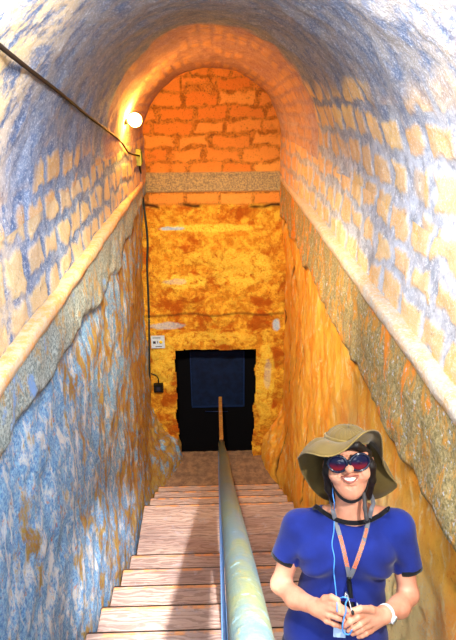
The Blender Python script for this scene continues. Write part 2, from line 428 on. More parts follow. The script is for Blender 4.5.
h0 = (-0.4009, 7.7200, 1.2622); h1 = (0.4290, 7.7200, 0.2927)
hatch = empty('hatch_door', ((h0[0] + h1[0]) / 2, 7.72, h1[2]))
tag(hatch, 'dull blue square metal hatch at the back of the black doorway', 'hatch')
keep(boxo('panel', (h0[0], h1[0], 7.70, 7.735, h1[2], h0[2]), M_HATCH), hatch)
bm = bmesh.new(); w = .018
box(bm, h1[0] - w, h1[0] + w * .3, 7.685, 7.70, h1[2] - .01, h0[2], .003); box(bm, h0[0], h1[0] - w, 7.685, 7.70, h1[2] - .012, h1[2] + w, .003)
box(bm, h0[0] - w * .3, h0[0] + w * .5, 7.685, 7.70, h1[2] + w, h0[2], .003)
keep(bmo('frame', bm, M_HATCHF), hatch)
b0 = (-0.1963, 7.6800, 0.2124); b1 = (0.1710, 7.6800, 0.2031)
tag(tube('bar', [b0, b1], .006, M_HATCHF), 'thin pale bar below the blue hatch in the dark doorway', 'bar')

# floor: landing at the foot of the stairs and the slope under them
bm = bmesh.new(); NX, NY = 40, 60
vs = {}
for i in range(NX + 1):
    for j in range(NY + 1):
        x = -1.0 + 2.0 * i / NX; y = -1.0 + 7.92 * j / NY
        z = 0. if y > 5.7 else (5.7 - y) * .60 - .02 if y > 4.9 else .46 - .0 + (4.9 - y) * .60
        if y <= 5.7: z -= .14
        vs[i, j] = bm.verts.new((x, y, z + (random.random() - .5) * .012))
for i in range(NX):
    for j in range(NY): bm.faces.new((vs[i, j], vs[i + 1, j], vs[i + 1, j + 1], vs[i, j + 1]))
fb = NB('dusty_floor', .9, .15); fm = fb.out(fb.mix(fb.step(fb.noise(9, 6, .7), .36, .64), (.62, .50, .40), (.46, .37, .32)), fb.noise(40), .01, .6)
struct(bmo('floor', bm, fm))

# ------------------------------------------------------------------ staircase
stairs = empty('staircase', (0, 5.88, 0))
tag(stairs, 'worn wooden plank staircase going down to the dark doorway', 'staircase')
TR = []          # (near edge, far nosing, depth of the top)
for k in range(8, -1, -1): TR.append((2.35 - .37 * (k + 1), 2.35 - .37 * k, 2.97 - .2275 * k))
for a, b, d in ((2.35, 2.72, 3.20), (2.72, 3.09, 3.43), (3.09, 3.46, 3.655), (3.46, 3.83, 3.88), (3.83, 4.74, 4.11), (4.74, 5.12, 4.34), (5.12, 5.50, 4.57), (5.50, 5.88, 4.80)): TR.append((a, b, d))
def tread(a, b, d, hw):
    bm = bmesh.new(); z = ZC - d
    ys = [a - .03, b] if b - a < .5 else [a - .03, a + .24, a + .45, b - .23, b]
    for q in range(len(ys) - 1):
        lo, hi = ys[q], ys[q + 1]
        if q < len(ys) - 2: hi -= .006
        box(bm, -hw, hw, lo, hi, z - .042 - .002 * (q % 2), z - .0025 * (q % 2), .005)
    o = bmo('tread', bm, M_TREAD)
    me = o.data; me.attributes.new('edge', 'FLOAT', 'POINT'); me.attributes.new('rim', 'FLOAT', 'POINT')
    # a fine strip along the nosing carries the worn band and the painted shade line
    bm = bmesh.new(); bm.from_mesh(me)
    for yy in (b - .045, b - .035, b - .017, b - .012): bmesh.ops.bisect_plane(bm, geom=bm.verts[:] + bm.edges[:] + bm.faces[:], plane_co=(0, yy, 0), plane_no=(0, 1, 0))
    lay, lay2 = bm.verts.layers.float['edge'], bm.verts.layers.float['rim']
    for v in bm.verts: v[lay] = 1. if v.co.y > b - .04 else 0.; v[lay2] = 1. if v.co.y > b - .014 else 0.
    bm.to_mesh(me); bm.free()
    return o
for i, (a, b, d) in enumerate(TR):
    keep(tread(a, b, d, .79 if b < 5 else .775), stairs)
    nz = ZC - (TR[i + 1][2] if i + 1 < len(TR) else 5.03)
    keep(boxo('riser', (-.775, .775, b - .045, b - .022, nz, ZC - d - .044), M_RISER, None, .002), stairs)
for sx in (-1, 1):
    bm = bmesh.new(); pts = []
    for (a, b, d) in TR: pts.append((a, ZC - d - .046)); pts.append((b - .05, ZC - d - .046))
    top = pts; bot = [(y, max(z - .16, .0)) for y, z in pts]
    xs = (sx * .745, sx * .77)
    def col(x): return [bm.verts.new((x, y, z)) for y, z in top], [bm.verts.new((x, y, z)) for y, z in bot]
    (t0, l0), (t1, l1) = col(xs[0]), col(xs[1])
    for k in range(len(top) - 1):
        bm.faces.new((t0[k], t0[k + 1], l0[k + 1], l0[k])); bm.faces.new((t1[k + 1], t1[k], l1[k], l1[k + 1]))
        bm.faces.new((t0[k + 1], t0[k], t1[k], t1[k + 1])); bm.faces.new((l0[k], l0[k + 1], l1[k + 1], l1[k]))
    keep(bmo('stringer', bm, M_RISER), stairs)

# ------------------------------------------------------------------ handrail
rail = empty('handrail', (.045, 5.85, 0))
tag(rail, 'thick weathered green handrail running down the middle of the wooden stairs', 'handrail')
XR = .045
def rz(y): return ZC - .429 - .634 * y
rp = [(XR, -.75, rz(-.75) - .0)] + [(XR + .003 * math.sin(y * 2.), y, rz(y)) for y in np.arange(-.4, 5.7, .2)] + [(XR, 5.78, rz(5.78)), (XR, 5.86, ZC - 4.135)]
keep(tube('rail', rp, .0375, M_RAIL, seg=28), rail)
bm = bmesh.new(); box(bm, XR - .024, XR + .024, 5.80, 6.97, ZC - 4.185, ZC - 4.125, .006); keep(bmo('rail_extension', bm, M_RAILEND), rail)
keep(tube('side_shade_strip', [(XR - .040, y, rz(y) - .034) for y in np.arange(-.5, 4.9, .3)], .010, M_STRIP, flat=(.005, .014), ref=(0, 0, 1)), rail)  # added strip; its blue-grey stands for the rail's shaded, sky-reflecting side
def tread_top(y):
    for a, b, d in TR:
        if a <= y < b: return ZC - d
    return 0.
for y in (.42, 2.0, 3.6, 5.30):
    bm = bmesh.new(); box(bm, XR - .02, XR + .02, y - .02, y + .02, tread_top(y) - .001, rz(y) - .02, .003); keep(bmo('post', bm, M_STRIP), rail)
bm = bmesh.new(); box(bm, XR - .02, XR + .02, 6.55, 6.59, 0.004, ZC - 4.18, .003); keep(bmo('post', bm, M_RAILEND), rail)

# ------------------------------------------------------------------ lamp, cables, sign, switch
bl = (-0.7048, 5.4546, 4.7321)
lamp = empty('wall_lamp', (-.80, bl[1], bl[2])); tag(lamp, 'glowing round bulb on the left wall under the vault', 'lamp')
keep(ball('bulb', bl, .060, M_BULB), lamp)
keep(tube('socket', [(bl[0] - .066, bl[1], bl[2] - .012), (bl[0] - .10, bl[1], bl[2] - .02)], .024, M_BLACK, seg=16), lamp)
keep(tube('bracket', [(bl[0] - .09, bl[1], bl[2] - .02), (bl[0] - .115, bl[1] + .01, bl[2] - .05), (-.83, bl[1] + .02, bl[2] - .09)], .008, M_CABLE), lamp)
jb = (-0.7900, 6.1519, 4.3248)
jbox = empty('junction_box', jb); tag(jbox, 'small yellow-green junction box where the cable reaches the far corner', 'junction box')
keep(boxo('box', (jb[0] - .03, jb[0] + .035, jb[1] - .05, jb[1] + .05, jb[2] - .085, jb[2] + .08), M_BOX), jbox)
keep(boxo('lid', (jb[0] + .03, jb[0] + .042, jb[1] - .045, jb[1] + .045, jb[2] - .06, jb[2] + .055), M_YEL and plain('box_lid', (.30, .46, .20), .6)), jbox)
cp = [(-0.5576, 1.4844, 5.1714), (-0.5927, 1.7685, 5.1333), (-0.6361, 2.1722, 5.0804), (-0.6928, 2.7829, 4.9976), (-0.7643, 3.6937, 4.8543), (-0.8156, 4.8095, 4.6617), (-0.8170, 5.3077, 4.5453), (-0.8086, 5.6420, 4.4216), (jb[0] + .02, jb[1] - .07, jb[2] + .02), (jb[0] + .01, jb[1] - .04, jb[2])]
tag(tube('cable', catmull(cp), .008, M_CABLE, seg=8), 'brown cable strung along the left of the vault to the junction box', 'cable')
dp = [(jb[0] + .01, jb[1] + .02, jb[2] - .07), (-0.8408, 6.7200, 3.9057), (-0.8264, 6.7200, 3.5851), (-0.8161, 6.7200, 3.2772), (-0.8426, 6.7200, 2.9588), (-0.8511, 6.7200, 2.6284), (-0.8625, 6.7200, 2.2437)]
tag(tube('cable', catmull(dp), .013, M_CABLEB, seg=8), 'dark cable hanging down the far left corner from the junction box', 'cable')
c2 = [(-0.8647, 6.7300, 2.2255), (-0.8887, 6.7300, 1.7791), (-0.9150, 6.7300, 1.2489)]
tag(tube('conduit', catmull(c2), .012, M_CABLEB, seg=8), 'straight dark conduit down the corner beside the pale sign', 'conduit')
s0 = (-0.8553, 6.7200, 1.9831); s1 = (-0.6782, 6.7200, 1.8089)
sign = empty('sign', ((s0[0] + s1[0]) / 2, 6.72, s1[2])); tag(sign, 'small pale blue notice with a dark and a yellow symbol on the far wall', 'sign')
keep(boxo('plate', (s0[0], s1[0], 6.712, 6.745, s1[2], s0[2]), M_SIGN, None, .002), sign)
sw, shh = s1[0] - s0[0], s0[2] - s1[2]
def sg(name, u, v, w, h, mat):
    return keep(boxo(name, (s0[0] + sw * (u - w / 2), s0[0] + sw * (u + w / 2), 6.7085, 6.7125, s1[2] + shh * (v - h / 2), s1[2] + shh * (v + h / 2)), mat, None, .0005), sign)
sg('symbol', .24, .50, .20, .20, M_INK); sg('symbol', .47, .52, .05, .2, M_INK); sg('symbol', .42, .88, .6, .05, M_INK); sg('symbol', .55, .16, .5, .05, M_INK)
keep(tube('symbol', [(s0[0] + sw * .72, 6.7125, s1[2] + shh * .52), (s0[0] + sw * .72, 6.7085, s1[2] + shh * .52)], .022, M_YEL, seg=20), sign)
k0 = (-0.8606, 6.7000, 1.2677); k1 = (-0.7340, 6.7000, 1.1476)
swb = empty('switch_box', ((k0[0] + k1[0]) / 2, 6.70, k1[2])); tag(swb, 'little black switch box left of the doorway', 'switch')
keep(boxo('housing', (k0[0], k1[0], 6.69, 6.76, k1[2], k0[2]), M_BLACK), swb)
keep(boxo('rocker', (k0[0] + .04, k1[0] - .04, 6.683, 6.692, k1[2] + .03, k0[2] - .03), M_INK, None, .002), swb)
tp = [(-0.8852, 6.7100, 1.4366), (-0.8191, 6.7050, 1.4072), (-0.7912, 6.7050, 1.3529), (-0.7960, 6.7100, 1.2496)]
keep(tube('lead', catmull(tp), .008, M_BLACK, seg=8), swb)

# ------------------------------------------------------------------ the woman
FIG = Matrix([[0.989277, 0.145172, 0.016018, 0.430715], [-0.143061, 0.941077, 0.306444, 1.445741], [0.029413, -0.30545, 0.951754, 3.514751], [0.0, 0.0, 0.0, 1.0]])
class SDF:
    def __init__(s, lo, hi, res):
        s.lo = np.array(lo, float); s.res = res; s.n = np.ceil((np.array(hi) - s.lo) / res).astype(int) + 1
        s.g = np.full(tuple(s.n), .05, np.float32)
    def region(s, a, b, m):
        i0 = np.clip(np.floor((np.array(a) - m - s.lo) / s.res).astype(int), 0, s.n - 1); i1 = np.clip(np.ceil((np.array(b) + m - s.lo) / s.res).astype(int) + 1, 1, s.n)
        ax = [s.lo[q] + s.res * np.arange(i0[q], i1[q]) for q in range(3)]
        return tuple(slice(i0[q], i1[q]) for q in range(3)), np.meshgrid(*ax, indexing='ij', sparse=True)
    @staticmethod
    def cone(P, a, b, ra, rb):
        a, b = np.array(a, float), np.array(b, float); ab = b - a; L2 = ab @ ab + 1e-12
        px, py, pz = P[0] - a[0], P[1] - a[1], P[2] - a[2]
        t = np.clip((px * ab[0] + py * ab[1] + pz * ab[2]) / L2, 0, 1)
        return np.sqrt((px - t * ab[0]) ** 2 + (py - t * ab[1]) ** 2 + (pz - t * ab[2]) ** 2) - (ra + (rb - ra) * t)
    @staticmethod
    def ell(P, c, r):
        k = np.sqrt(((P[0] - c[0]) / r[0]) ** 2 + ((P[1] - c[1]) / r[1]) ** 2 + ((P[2] - c[2]) / r[2]) ** 2)
        return (k - 1) * min(r) * np.where(k > 1, 1.0, 1.0)
    def put(s, sl, d, k):
        g = s.g[sl]
        if k > 0:
            h = np.maximum(k - np.abs(g - d), 0) / k; s.g[sl] = np.minimum(g, d) - h * h * k * .25
        else: s.g[sl] = np.minimum(g, d)
    def cut(s, sl, d, k=.004):
        g = s.g[sl]; d = -d; h = np.maximum(k - np.abs(g - d), 0) / k; s.g[sl] = np.maximum(g, d) + h * h * k * .25
    def addc(s, a, b, ra, rb, k=.02):
        m = max(ra, rb); sl, P = s.region(np.minimum(a, b) - m, np.maximum(a, b) + m, k + .02); s.put(sl, s.cone(P, a, b, ra, rb), k)
    def adde(s, c, r, k=.02):
        c, r = np.array(c), np.array(r); sl, P = s.region(c - r, c + r, k + .03); s.put(sl, s.ell(P, c, r), k)
    def cutc(s, a, b, ra, rb, k=.004):
        m = max(ra, rb); sl, P = s.region(np.minimum(a, b) - m, np.maximum(a, b) + m, .02); s.cut(sl, s.cone(P, a, b, ra, rb), k)
    def cute(s, c, r, k=.004):
        c, r = np.array(c), np.array(r); sl, P = s.region(c - r, c + r, .02); s.cut(sl, s.ell(P, c, r), k)
    def chain(s, pts, rads, k=.004, kb=.006):
        """a finger or a strand: its own smooth chain first, then joined to the rest"""
        pts = [np.array(p, float) for p in pts]; m = max(rads); sl, P = s.region(np.min(pts, 0) - m, np.max(pts, 0) + m, .03); d = None
        for i in range(len(pts) - 1):
            e = s.cone(P, pts[i], pts[i + 1], rads[i], rads[i + 1])
            if d is None: d = e
            else:
                h = np.maximum(k - np.abs(d - e), 0) / k; d = np.minimum(d, e) - h * h * k * .25
        s.put(sl, d, kb)
    def warp(s, fn):
        sl, P = s.region(s.lo, s.lo + s.n * s.res, 0); s.g += fn(*P).astype(np.float32)
    def at(s, x, y, z):
        i = np.clip(((np.array([x, y, z]) - s.lo) / s.res).round().astype(int), 0, s.n - 1); return s.g[tuple(i)]
    def front(s, x, z, y0=-.34, y1=.1):
        """depth of the first surface met from the front"""
        for y in np.arange(y0, y1, .002):
            if s.at(x, y, z) < 0: return y
        return y1
    def mesh(s, name, mat, parent=None):
        g = openvdb.FloatGrid(.03); g.copyFromArray(np.clip(s.g, -.03, .03)); p, q = g.convertToQuads(0.)
        p = p * s.res + s.lo
        me = bpy.data.meshes.new(name); q = q.astype(np.int32)
        me.vertices.add(len(p)); me.vertices.foreach_set('co', p.astype(np.float32).ravel())
        me.loops.add(q.size); me.loops.foreach_set('vertex_index', q.ravel())
        me.polygons.add(len(q)); me.polygons.foreach_set('loop_start', np.arange(0, q.size, 4, dtype=np.int32))
        me.update(calc_edges=True); me.validate()
        bm = bmesh.new(); bm.from_mesh(me); bmesh.ops.recalc_face_normals(bm, faces=bm.faces); bm.to_mesh(me); bm.free()
        return link(name, me, mat, parent)

def skin_mat():
    b = NB('skin', .48, .4)
    n = b.noise(14, 4); f = b.noise(120, 3)
    col = b.mix(b.step(n, .35, .65), (.86, .62, .51), (.80, .54, .43)); col = b.mix(b.step(f, .55, .7, 0., .25), col, (.86, .62, .50))
    b.b.inputs['Subsurface Weight'].default_value = .12; b.b.inputs['Subsurface Radius'].default_value = (.02, .008, .004); b.b.inputs['Subsurface Scale'].default_value = .3
    return b.out(col, f, .002, .25)
M_SKIN = skin_mat()
def cloth(name, a, c2, rough=.85):
    b = NB(name, rough, .2); f = b.noise(220, 3, .6); n = b.noise(9, 4)
    b.b.inputs['Sheen Weight'].default_value = .15
    return b.out(b.mix(b.step(n, .35, .65), a, c2), f, .002, .3)
M_SHIRT = cloth('royal_blue_jersey', (.07, .145, .47), (.055, .115, .40))
M_TRIM = cloth('black_trim', (.05, .05, .08), (.03, .03, .05))
M_HAT = cloth('olive_canvas', (.40, .33, .16), (.35, .28, .12))
M_HATB = cloth('olive_stitching', (.50, .42, .22), (.40, .33, .16))
M_PANTS = cloth('navy_trousers', (.06, .09, .28), (.05, .07, .22))
M_SHOE = cloth('dark_shoe', (.08, .08, .09), (.12, .12, .13))
M_HAIR = (lambda b: b.out(b.mix(b.noise(60, 4, .6, 0, b.scale((1, 1, .1))), (.03, .02, .02), (.12, .08, .06)), b.noise(90, 3, .5, 0, b.scale((1, 1, .1))), .004, .6))(NB('dark_hair', .5, .4))
M_LIP = plain('lips', (.66, .36, .31), .4); M_TEETH = plain('teeth', (.97, .95, .90), .3); M_EYEW = plain('eye_white', (.93, .92, .90), .3); M_IRIS = plain('iris', (.15, .08, .05), .3)
M_FRAME = plain('dark_blue_frame', (.06, .10, .20), .2, .6)
def lens_mat():
    b = NB('tinted_lens', .08, .25); x = b.xyz()
    return b.out(b.mix(b.step(x[2], -.024, .006), (.50, .12, .14), (.06, .08, .20)))
M_LENS = lens_mat()
M_STRAP = cloth('grey_lanyard', (.46, .47, .50), (.38, .39, .43)); M_ORANGE = plain('orange_print', (.95, .42, .24), .6)
M_CORD = plain('light_blue_cord', (.30, .60, .95), .45); M_PHONE = plain('dark_blue_case', (.06, .10, .42), .3, .6); M_CARD = plain('pale_blue_card', (.70, .82, .98), .4)
M_WATCH = plain('white_watch', (.92, .93, .95), .3, .6); M_DIAL = plain('silver_dial', (.70, .78, .80), .2, .6)

A_ = np.array
sh_l, el_l, mid_l, wr_l = A_((-0.1583, 0.0200, 0.0995)), A_((-0.2206, 0.0000, -0.1023)), A_((-0.1697, -0.0700, -0.1077)), A_((-0.1022, -0.1400, -0.0908))     # arm on the left of the picture
sh_r, el_r, mid_r, wr_r = A_((0.1745, 0.0200, 0.1187)), A_((0.2150, 0.0000, -0.1071)), A_((0.1714, -0.0700, -0.1135)), A_((0.1124, -0.1400, -0.0995))
neck0, neck1 = A_((0.0094, 0.0050, 0.2472)), A_((0.0243, 0.0300, 0.1161))

def torso(s, e, k=.04):
    """the trunk, e metres fuller than the body"""
    s.adde((0.0087, 0.0300, 0.0356), (.158 + e, .098 + e, .135 + e), k)
    s.addc(A_((-0.0368, 0.0400, 0.1226)), sh_l, .046 + e, .050 + e, k); s.addc(A_((0.0830, 0.0400, 0.1329)), sh_r, .046 + e, .050 + e, k)
    s.adde((-0.0804, -0.0400, 0.0266), (.068 + e, .056 + e, .062 + e), .06); s.adde((0.0751, -0.0400, 0.0367), (.068 + e, .056 + e, .062 + e), .06)
    s.adde((-0.0064, 0.0200, -0.1280), (.142 + e, .098 + e, .12 + e), k)
    s.adde((-0.0279, 0.0200, -0.2851), (.178 + e, .125 + e, .15 + e), k)
    s.adde((-0.0250, -0.0500, -0.1374), (.10 + e, .065 + e, .09 + e), k)

hip = A_((-0.0274, 0.0200, -0.3149))
kn_l, an_l = A_((-0.1323, 0.0693, -0.6196)), A_((-0.1484, 0.2753, -0.8682))
kn_r, an_r = A_((0.0194, 0.2826, -0.6819)), A_((-0.0187, 0.7119, -0.9737))

# the body is one continuous surface: trunk, neck, head, arms, hands and legs
def face(s):
    s.adde((0.0047, 0.0120, 0.3568), (.073, .094, .090), .01)
    s.adde((0.0030, -0.0300, 0.3367), (.067, .068, .088), .02)
    s.adde((0.0061, -0.0420, 0.2864), (.050, .048, .044), .02)
    s.adde((0.0088, -0.0700, 0.2636), (.021, .018, .016), .022)
    for px, py in ((336.5, 475), (362, 473)): s.adde((-0.0390, -0.0700, 0.3255) if px < 340 else (0.0427, -0.0700, 0.3343), (.026, .024, .024), .014)
    s.addc(A_((-0.0067, -0.0920, 0.3882)), A_((-0.0030, -0.1220, 0.3660)), .0085, .0145, .010)
    for c in ((-0.0118, -0.1040, 0.3542), (0.0102, -0.1040, 0.3568)): s.adde(c, (.0085, .010, .0075), .006)
    for c in ((-0.0065, -0.1120, 0.3524), (0.0044, -0.1120, 0.3536)): s.cute(c, (.0035, .004, .003), .002)
    for c in ((-0.0384, -0.0960, 0.3734), (0.0316, -0.0960, 0.3813)): s.cute(c, (.019, .012, .013), .012)      # eye sockets
    for a, b in (((-0.0618, -0.0830, 0.3895), (-0.0216, -0.0980, 0.3979)), ((0.0099, -0.0980, 0.4025), (0.0524, -0.0830, 0.4042))): s.addc(A_(a), A_(b), .006, .007, .012)
    s.cutc(A_((-0.0212, -0.1080, 0.3322)), A_((0.0021, -0.1120, 0.3265)), .005, .0075, .003); s.cutc(A_((0.0021, -0.1120, 0.3265)), A_((0.0242, -0.1080, 0.3375)), .0075, .005, .003)  # open smile
    for c, t in (((-0.0706, 0.0100, 0.3227), -1), ((0.0832, 0.0100, 0.3364), 1)):                                       # ears
        s.adde(c, (.010, .018, .030), .006)
    s.addc(neck0, neck1, .052, .056, .03)
    s.addc(A_((0.0253, 0.0450, 0.1383)), A_((-0.0922, 0.0400, 0.1231)), .045, .035, .03); s.addc(A_((0.0253, 0.0450, 0.1383)), A_((0.1336, 0.0400, 0.1393)), .045, .035, .03)
def hand_near(s):
    """hand on the left of the picture, its back to us, fingers pointing right"""
    kn = [A_((-0.0590, -0.1800, -0.0486)), A_((-0.0590, -0.1840, -0.0633)), A_((-0.0631, -0.1820, -0.0864)), A_((-0.0686, -0.1740, -0.1120))]
    for p, r in zip(kn, (.0115, .012, .0115, .010)): s.addc(wr_l, p, .021, r, .012)
    s.adde((wr_l + kn[1] * 1.0 + kn[2]) / 3 + A_((.0, .006, 0)), (.028, .014, .026), .012)
    s.chain([kn[0], (-0.0346, -0.2050, -0.0425), (-0.0131, -0.2050, -0.0512), (0.0045, -0.1980, -0.0615)], (.0105, .0095, .0085, .0072))
    s.chain([kn[1], (-0.0333, -0.2120, -0.0555), (-0.0087, -0.2100, -0.0666), (0.0090, -0.2020, -0.0788)], (.0108, .0098, .0088, .0074))
    s.chain([kn[2], (-0.0386, -0.2060, -0.0790), (-0.0140, -0.2050, -0.0878), (0.0036, -0.1980, -0.0975)], (.0105, .0094, .0084, .0072))
    s.chain([kn[3], (-0.0480, -0.1940, -0.1089), (-0.0279, -0.1940, -0.1149), (-0.0135, -0.1880, -0.1210)], (.0095, .0085, .0075, .0066))
    s.chain([wr_l + A_((.012, -.01, .012)), (-0.0755, -0.1680, -0.0446), (-0.0563, -0.1820, -0.0294), (-0.0372, -0.1960, -0.0280)], (.016, .0125, .0105, .0085))
def hand_far(s):
    """hand on the right of the picture, fingers pointing left, thumb along the top"""
    kn = [A_((0.0504, -0.1840, -0.0713)), A_((0.0485, -0.1900, -0.0890)), A_((0.0540, -0.1860, -0.1109)), A_((0.0649, -0.1760, -0.1331))]
    for p, r in zip(kn, (.0118, .012, .0115, .010)): s.addc(wr_r, p, .021, r, .012)
    s.adde((wr_r + kn[1] + kn[2]) / 3 + A_((0, .006, 0)), (.030, .014, .027), .012)
    s.chain([kn[0], (0.0209, -0.2160, -0.0662), (-0.0020, -0.2220, -0.0803), (-0.0175, -0.2140, -0.0998)], (.0108, .0098, .0088, .0074))
    s.chain([kn[1], (0.0287, -0.2180, -0.0886), (0.0091, -0.2200, -0.1002), (-0.0049, -0.2120, -0.1158)], (.0108, .0098, .0086, .0072))
    s.chain([kn[2], (0.0363, -0.2080, -0.1108), (0.0213, -0.2080, -0.1202), (0.0087, -0.2000, -0.1332)], (.0102, .0092, .0082, .007))
    s.chain([kn[3], (0.0505, -0.1940, -0.1321), (0.0384, -0.1940, -0.1400), (0.0288, -0.1860, -0.1503)], (.0092, .0082, .0074, .0066))
    s.chain([wr_r + A_((-.012, -.012, .010)), (0.0656, -0.1820, -0.0599), (0.0301, -0.2100, -0.0428), (0.0068, -0.2180, -0.0473), (-0.0083, -0.2140, -0.0595)], (.016, .0125, .0105, .0095, .0075))

def zoomed(s, lo, hi, res, extra):
    """a finer copy of part of the body, with the detail added"""
    t = SDF(lo, hi, res)
    torso(t, -.010)
    for a, e, m_, w in ((sh_l, el_l, mid_l, wr_l), (sh_r, el_r, mid_r, wr_r)):
        t.addc(a, e, .043, .032, .02); t.addc(e, m_, .0325, .032, .02); t.addc(m_, w, .032, .0245, .02)
    for f in extra: f(t)
    return t
def body_parts(t): 
    for sx, kn, an in ((-1, kn_l, an_l), (1, kn_r, an_r)):
        t.addc(hip + A_((.075 * sx, 0, -.02)), kn, .085, .058, .04); t.addc(kn, an, .056, .036, .03)
        R3 = FIG.to_3x3().inverted(); hl = A_(an) + A_(R3 @ Vector((0, .03, -.045))); to = A_(an) + A_(R3 @ Vector((0, -.17, -.045)))
        t.addc(hl, to, .03, .026, .02)
BODY = zoomed(None, (-.34, -.27, -.36), (.33, .17, .47), .0023, [face, hand_near, hand_far, body_parts])
for pl_, rr in (([(-0.0209, -0.0920, 0.3478), (-0.0290, -0.0920, 0.3375), (-0.0332, -0.0920, 0.3223)], .0028), ([(0.0228, -0.0920, 0.3524), (0.0330, -0.0920, 0.3443), (0.0396, -0.0920, 0.3319)], .0028), ([(-0.0082, -0.0920, 0.2964), (0.0055, -0.0920, 0.2937), (0.0188, -0.0920, 0.2987)], .0035)):
    q_ = []
    for x, _, z in pl_:
        q_.append(A_((x, BODY.front(x, z), z)))
    for u_, v_ in zip(q_[:-1], q_[1:]): BODY.cutc(u_, v_, rr, rr, .007)
person = BODY.mesh('person', M_SKIN)
person.matrix_world = FIG
tag(person, 'smiling woman in a royal blue shirt, floppy olive sun hat and sunglasses on the stairs', 'person')
def kid(o, to=None): o.parent = to or person; return o

# trousers and shoes (below the picture)
P_ = SDF((-.32, -.24, -1.10), (.30, .85, -.26), .006)
P_.adde((-0.0270, 0.0200, -0.3448), (.178, .122, .12), .04)
for sx, kn, an in ((-1, kn_l, an_l), (1, kn_r, an_r)):
    P_.addc(hip + A_((.08 * sx, 0, -.03)), kn, .097, .070, .04); P_.addc(kn, an, .068, .056, .03)
P_.mesh('trousers', M_PANTS, person)
R3i = FIG.to_3x3().inverted()
for an in (an_l, an_r):
    S_ = SDF(an - .32, an + .32, .006); w = lambda x, y, z: A_(an) + A_(R3i @ Vector((x, y, z)))
    S_.addc(w(0, .035, -.035), w(0, -.15, -.042), .042, .036, .02); S_.addc(w(0, .02, -.02), w(0, 0, .03), .045, .045, .02)
    sl, Q = S_.region(S_.lo, S_.lo + S_.n * S_.res, 0)
    up = A_(R3i @ Vector((0, 0, 1))); base = w(0, 0, -.078)
    S_.cut(sl, (Q[0] - base[0]) * up[0] + (Q[1] - base[1]) * up[1] + (Q[2] - base[2]) * up[2], .003)
    S_.mesh('shoe', M_SHOE, person)

# shirt
T = SDF((-.34, -.26, -.44), (.32, .22, .26), .0032)
torso(T, .004)
hem_l, hem_r = A_((-0.2077, 0.0120, -0.0090)), A_((0.2132, 0.0120, -0.0175))
def sleeve(s, a, b, far):
    m = .09; sl, Q = s.region(np.minimum(a, far) - m, np.maximum(a, far) + m, .03)
    d = s.cone(Q, a, far, .058, .0455); n = far - a; n = n / np.linalg.norm(n)
    pl = (Q[0] - b[0]) * n[0] + (Q[1] - b[1]) * n[1] + (Q[2] - b[2]) * n[2]
    s.put(sl, np.maximum(d, pl), .022)
sleeve(T, sh_l, hem_l, sh_l + (hem_l - sh_l) * 1.25); sleeve(T, sh_r, hem_r, sh_r + (hem_r - sh_r) * 1.25)
T.addc(A_((-0.0466, 0.0300, -0.1665)), A_((-0.0325, 0.0300, -0.3977)), .10, .15, .05); T.addc(A_((0.0054, 0.0300, -0.1626)), A_((-0.0009, 0.0300, -0.3948)), .10, .13, .05)
T.cute((0.0233, 0.0200, 0.2082), (.121, .20, .0715), .006)
def folds(x, y, z):
    w = 0
    for cx, cz, ax, az, sp in ((-.115, .0, .8, -1., 75), (.125, -.02, -.75, -1., 75)):
        m = np.exp(-(((x - cx) / .07) ** 2 + ((z - cz) / .08) ** 2)); w = w + m * np.sin((x * ax + z * az) * sp + 3 * y * 8) * .0055
    for cx, cz, q in ((-.04, -.13, 40), (.06, -.16, 46), (-.10, -.24, 38)):
        m = np.exp(-(((x - cx) / .10) ** 2 + ((z - cz) / .07) ** 2)); w = w + m * np.sin((x * .55 + z * 1.) * q + 6 * x) * .0042
    return w * (y < .06)
T.warp(folds)
shirt = T.mesh('shirt', M_SHIRT, person)
nl = [(-0.1007, -0.0260, 0.1983), (-0.0707, -0.0040, 0.1663), (-0.0378, -0.0200, 0.1548), (-0.0087, -0.0320, 0.1514), (0.0207, -0.0360, 0.1514), (0.0509, -0.0300, 0.1524), (0.0826, -0.0120, 0.1557), (0.1134, -0.0020, 0.1691), (0.1362, -0.0300, 0.2056)]
pts = [A_(p) + A_((0, -.003, 0)) for p in catmull(nl, 5)]
pts = [pts[0] + A_((-.004, .075, -.052)), pts[0] + A_((-.003, .04, -.022))] + pts + [pts[-1] + A_((.003, .04, -.022)), pts[-1] + A_((.004, .075, -.052))]
tube('neckline_trim', pts, .006, M_TRIM, shirt, flat=(.0075, .004), ref=(0, -1, .35))
for a, b in ((sh_l, hem_l), (sh_r, hem_r)):
    n = (b - a) / np.linalg.norm(b - a); u = np.cross(n, (0, 1, 0)); u /= np.linalg.norm(u); v = np.cross(n, u)
    ring = [b + n * -.002 + (u * math.cos(t) + v * math.sin(t)) * .0465 for t in np.linspace(0, 2 * math.pi, 40, endpoint=False)]
    me = tube('cuff_trim', ring, .008, M_TRIM, shirt, flat=None, closed=True)
    c0 = tube('cuff_trim', [b - n * .006, b + n * .010], .0475, M_TRIM, shirt, seg=36); bpy.data.objects.remove(me)

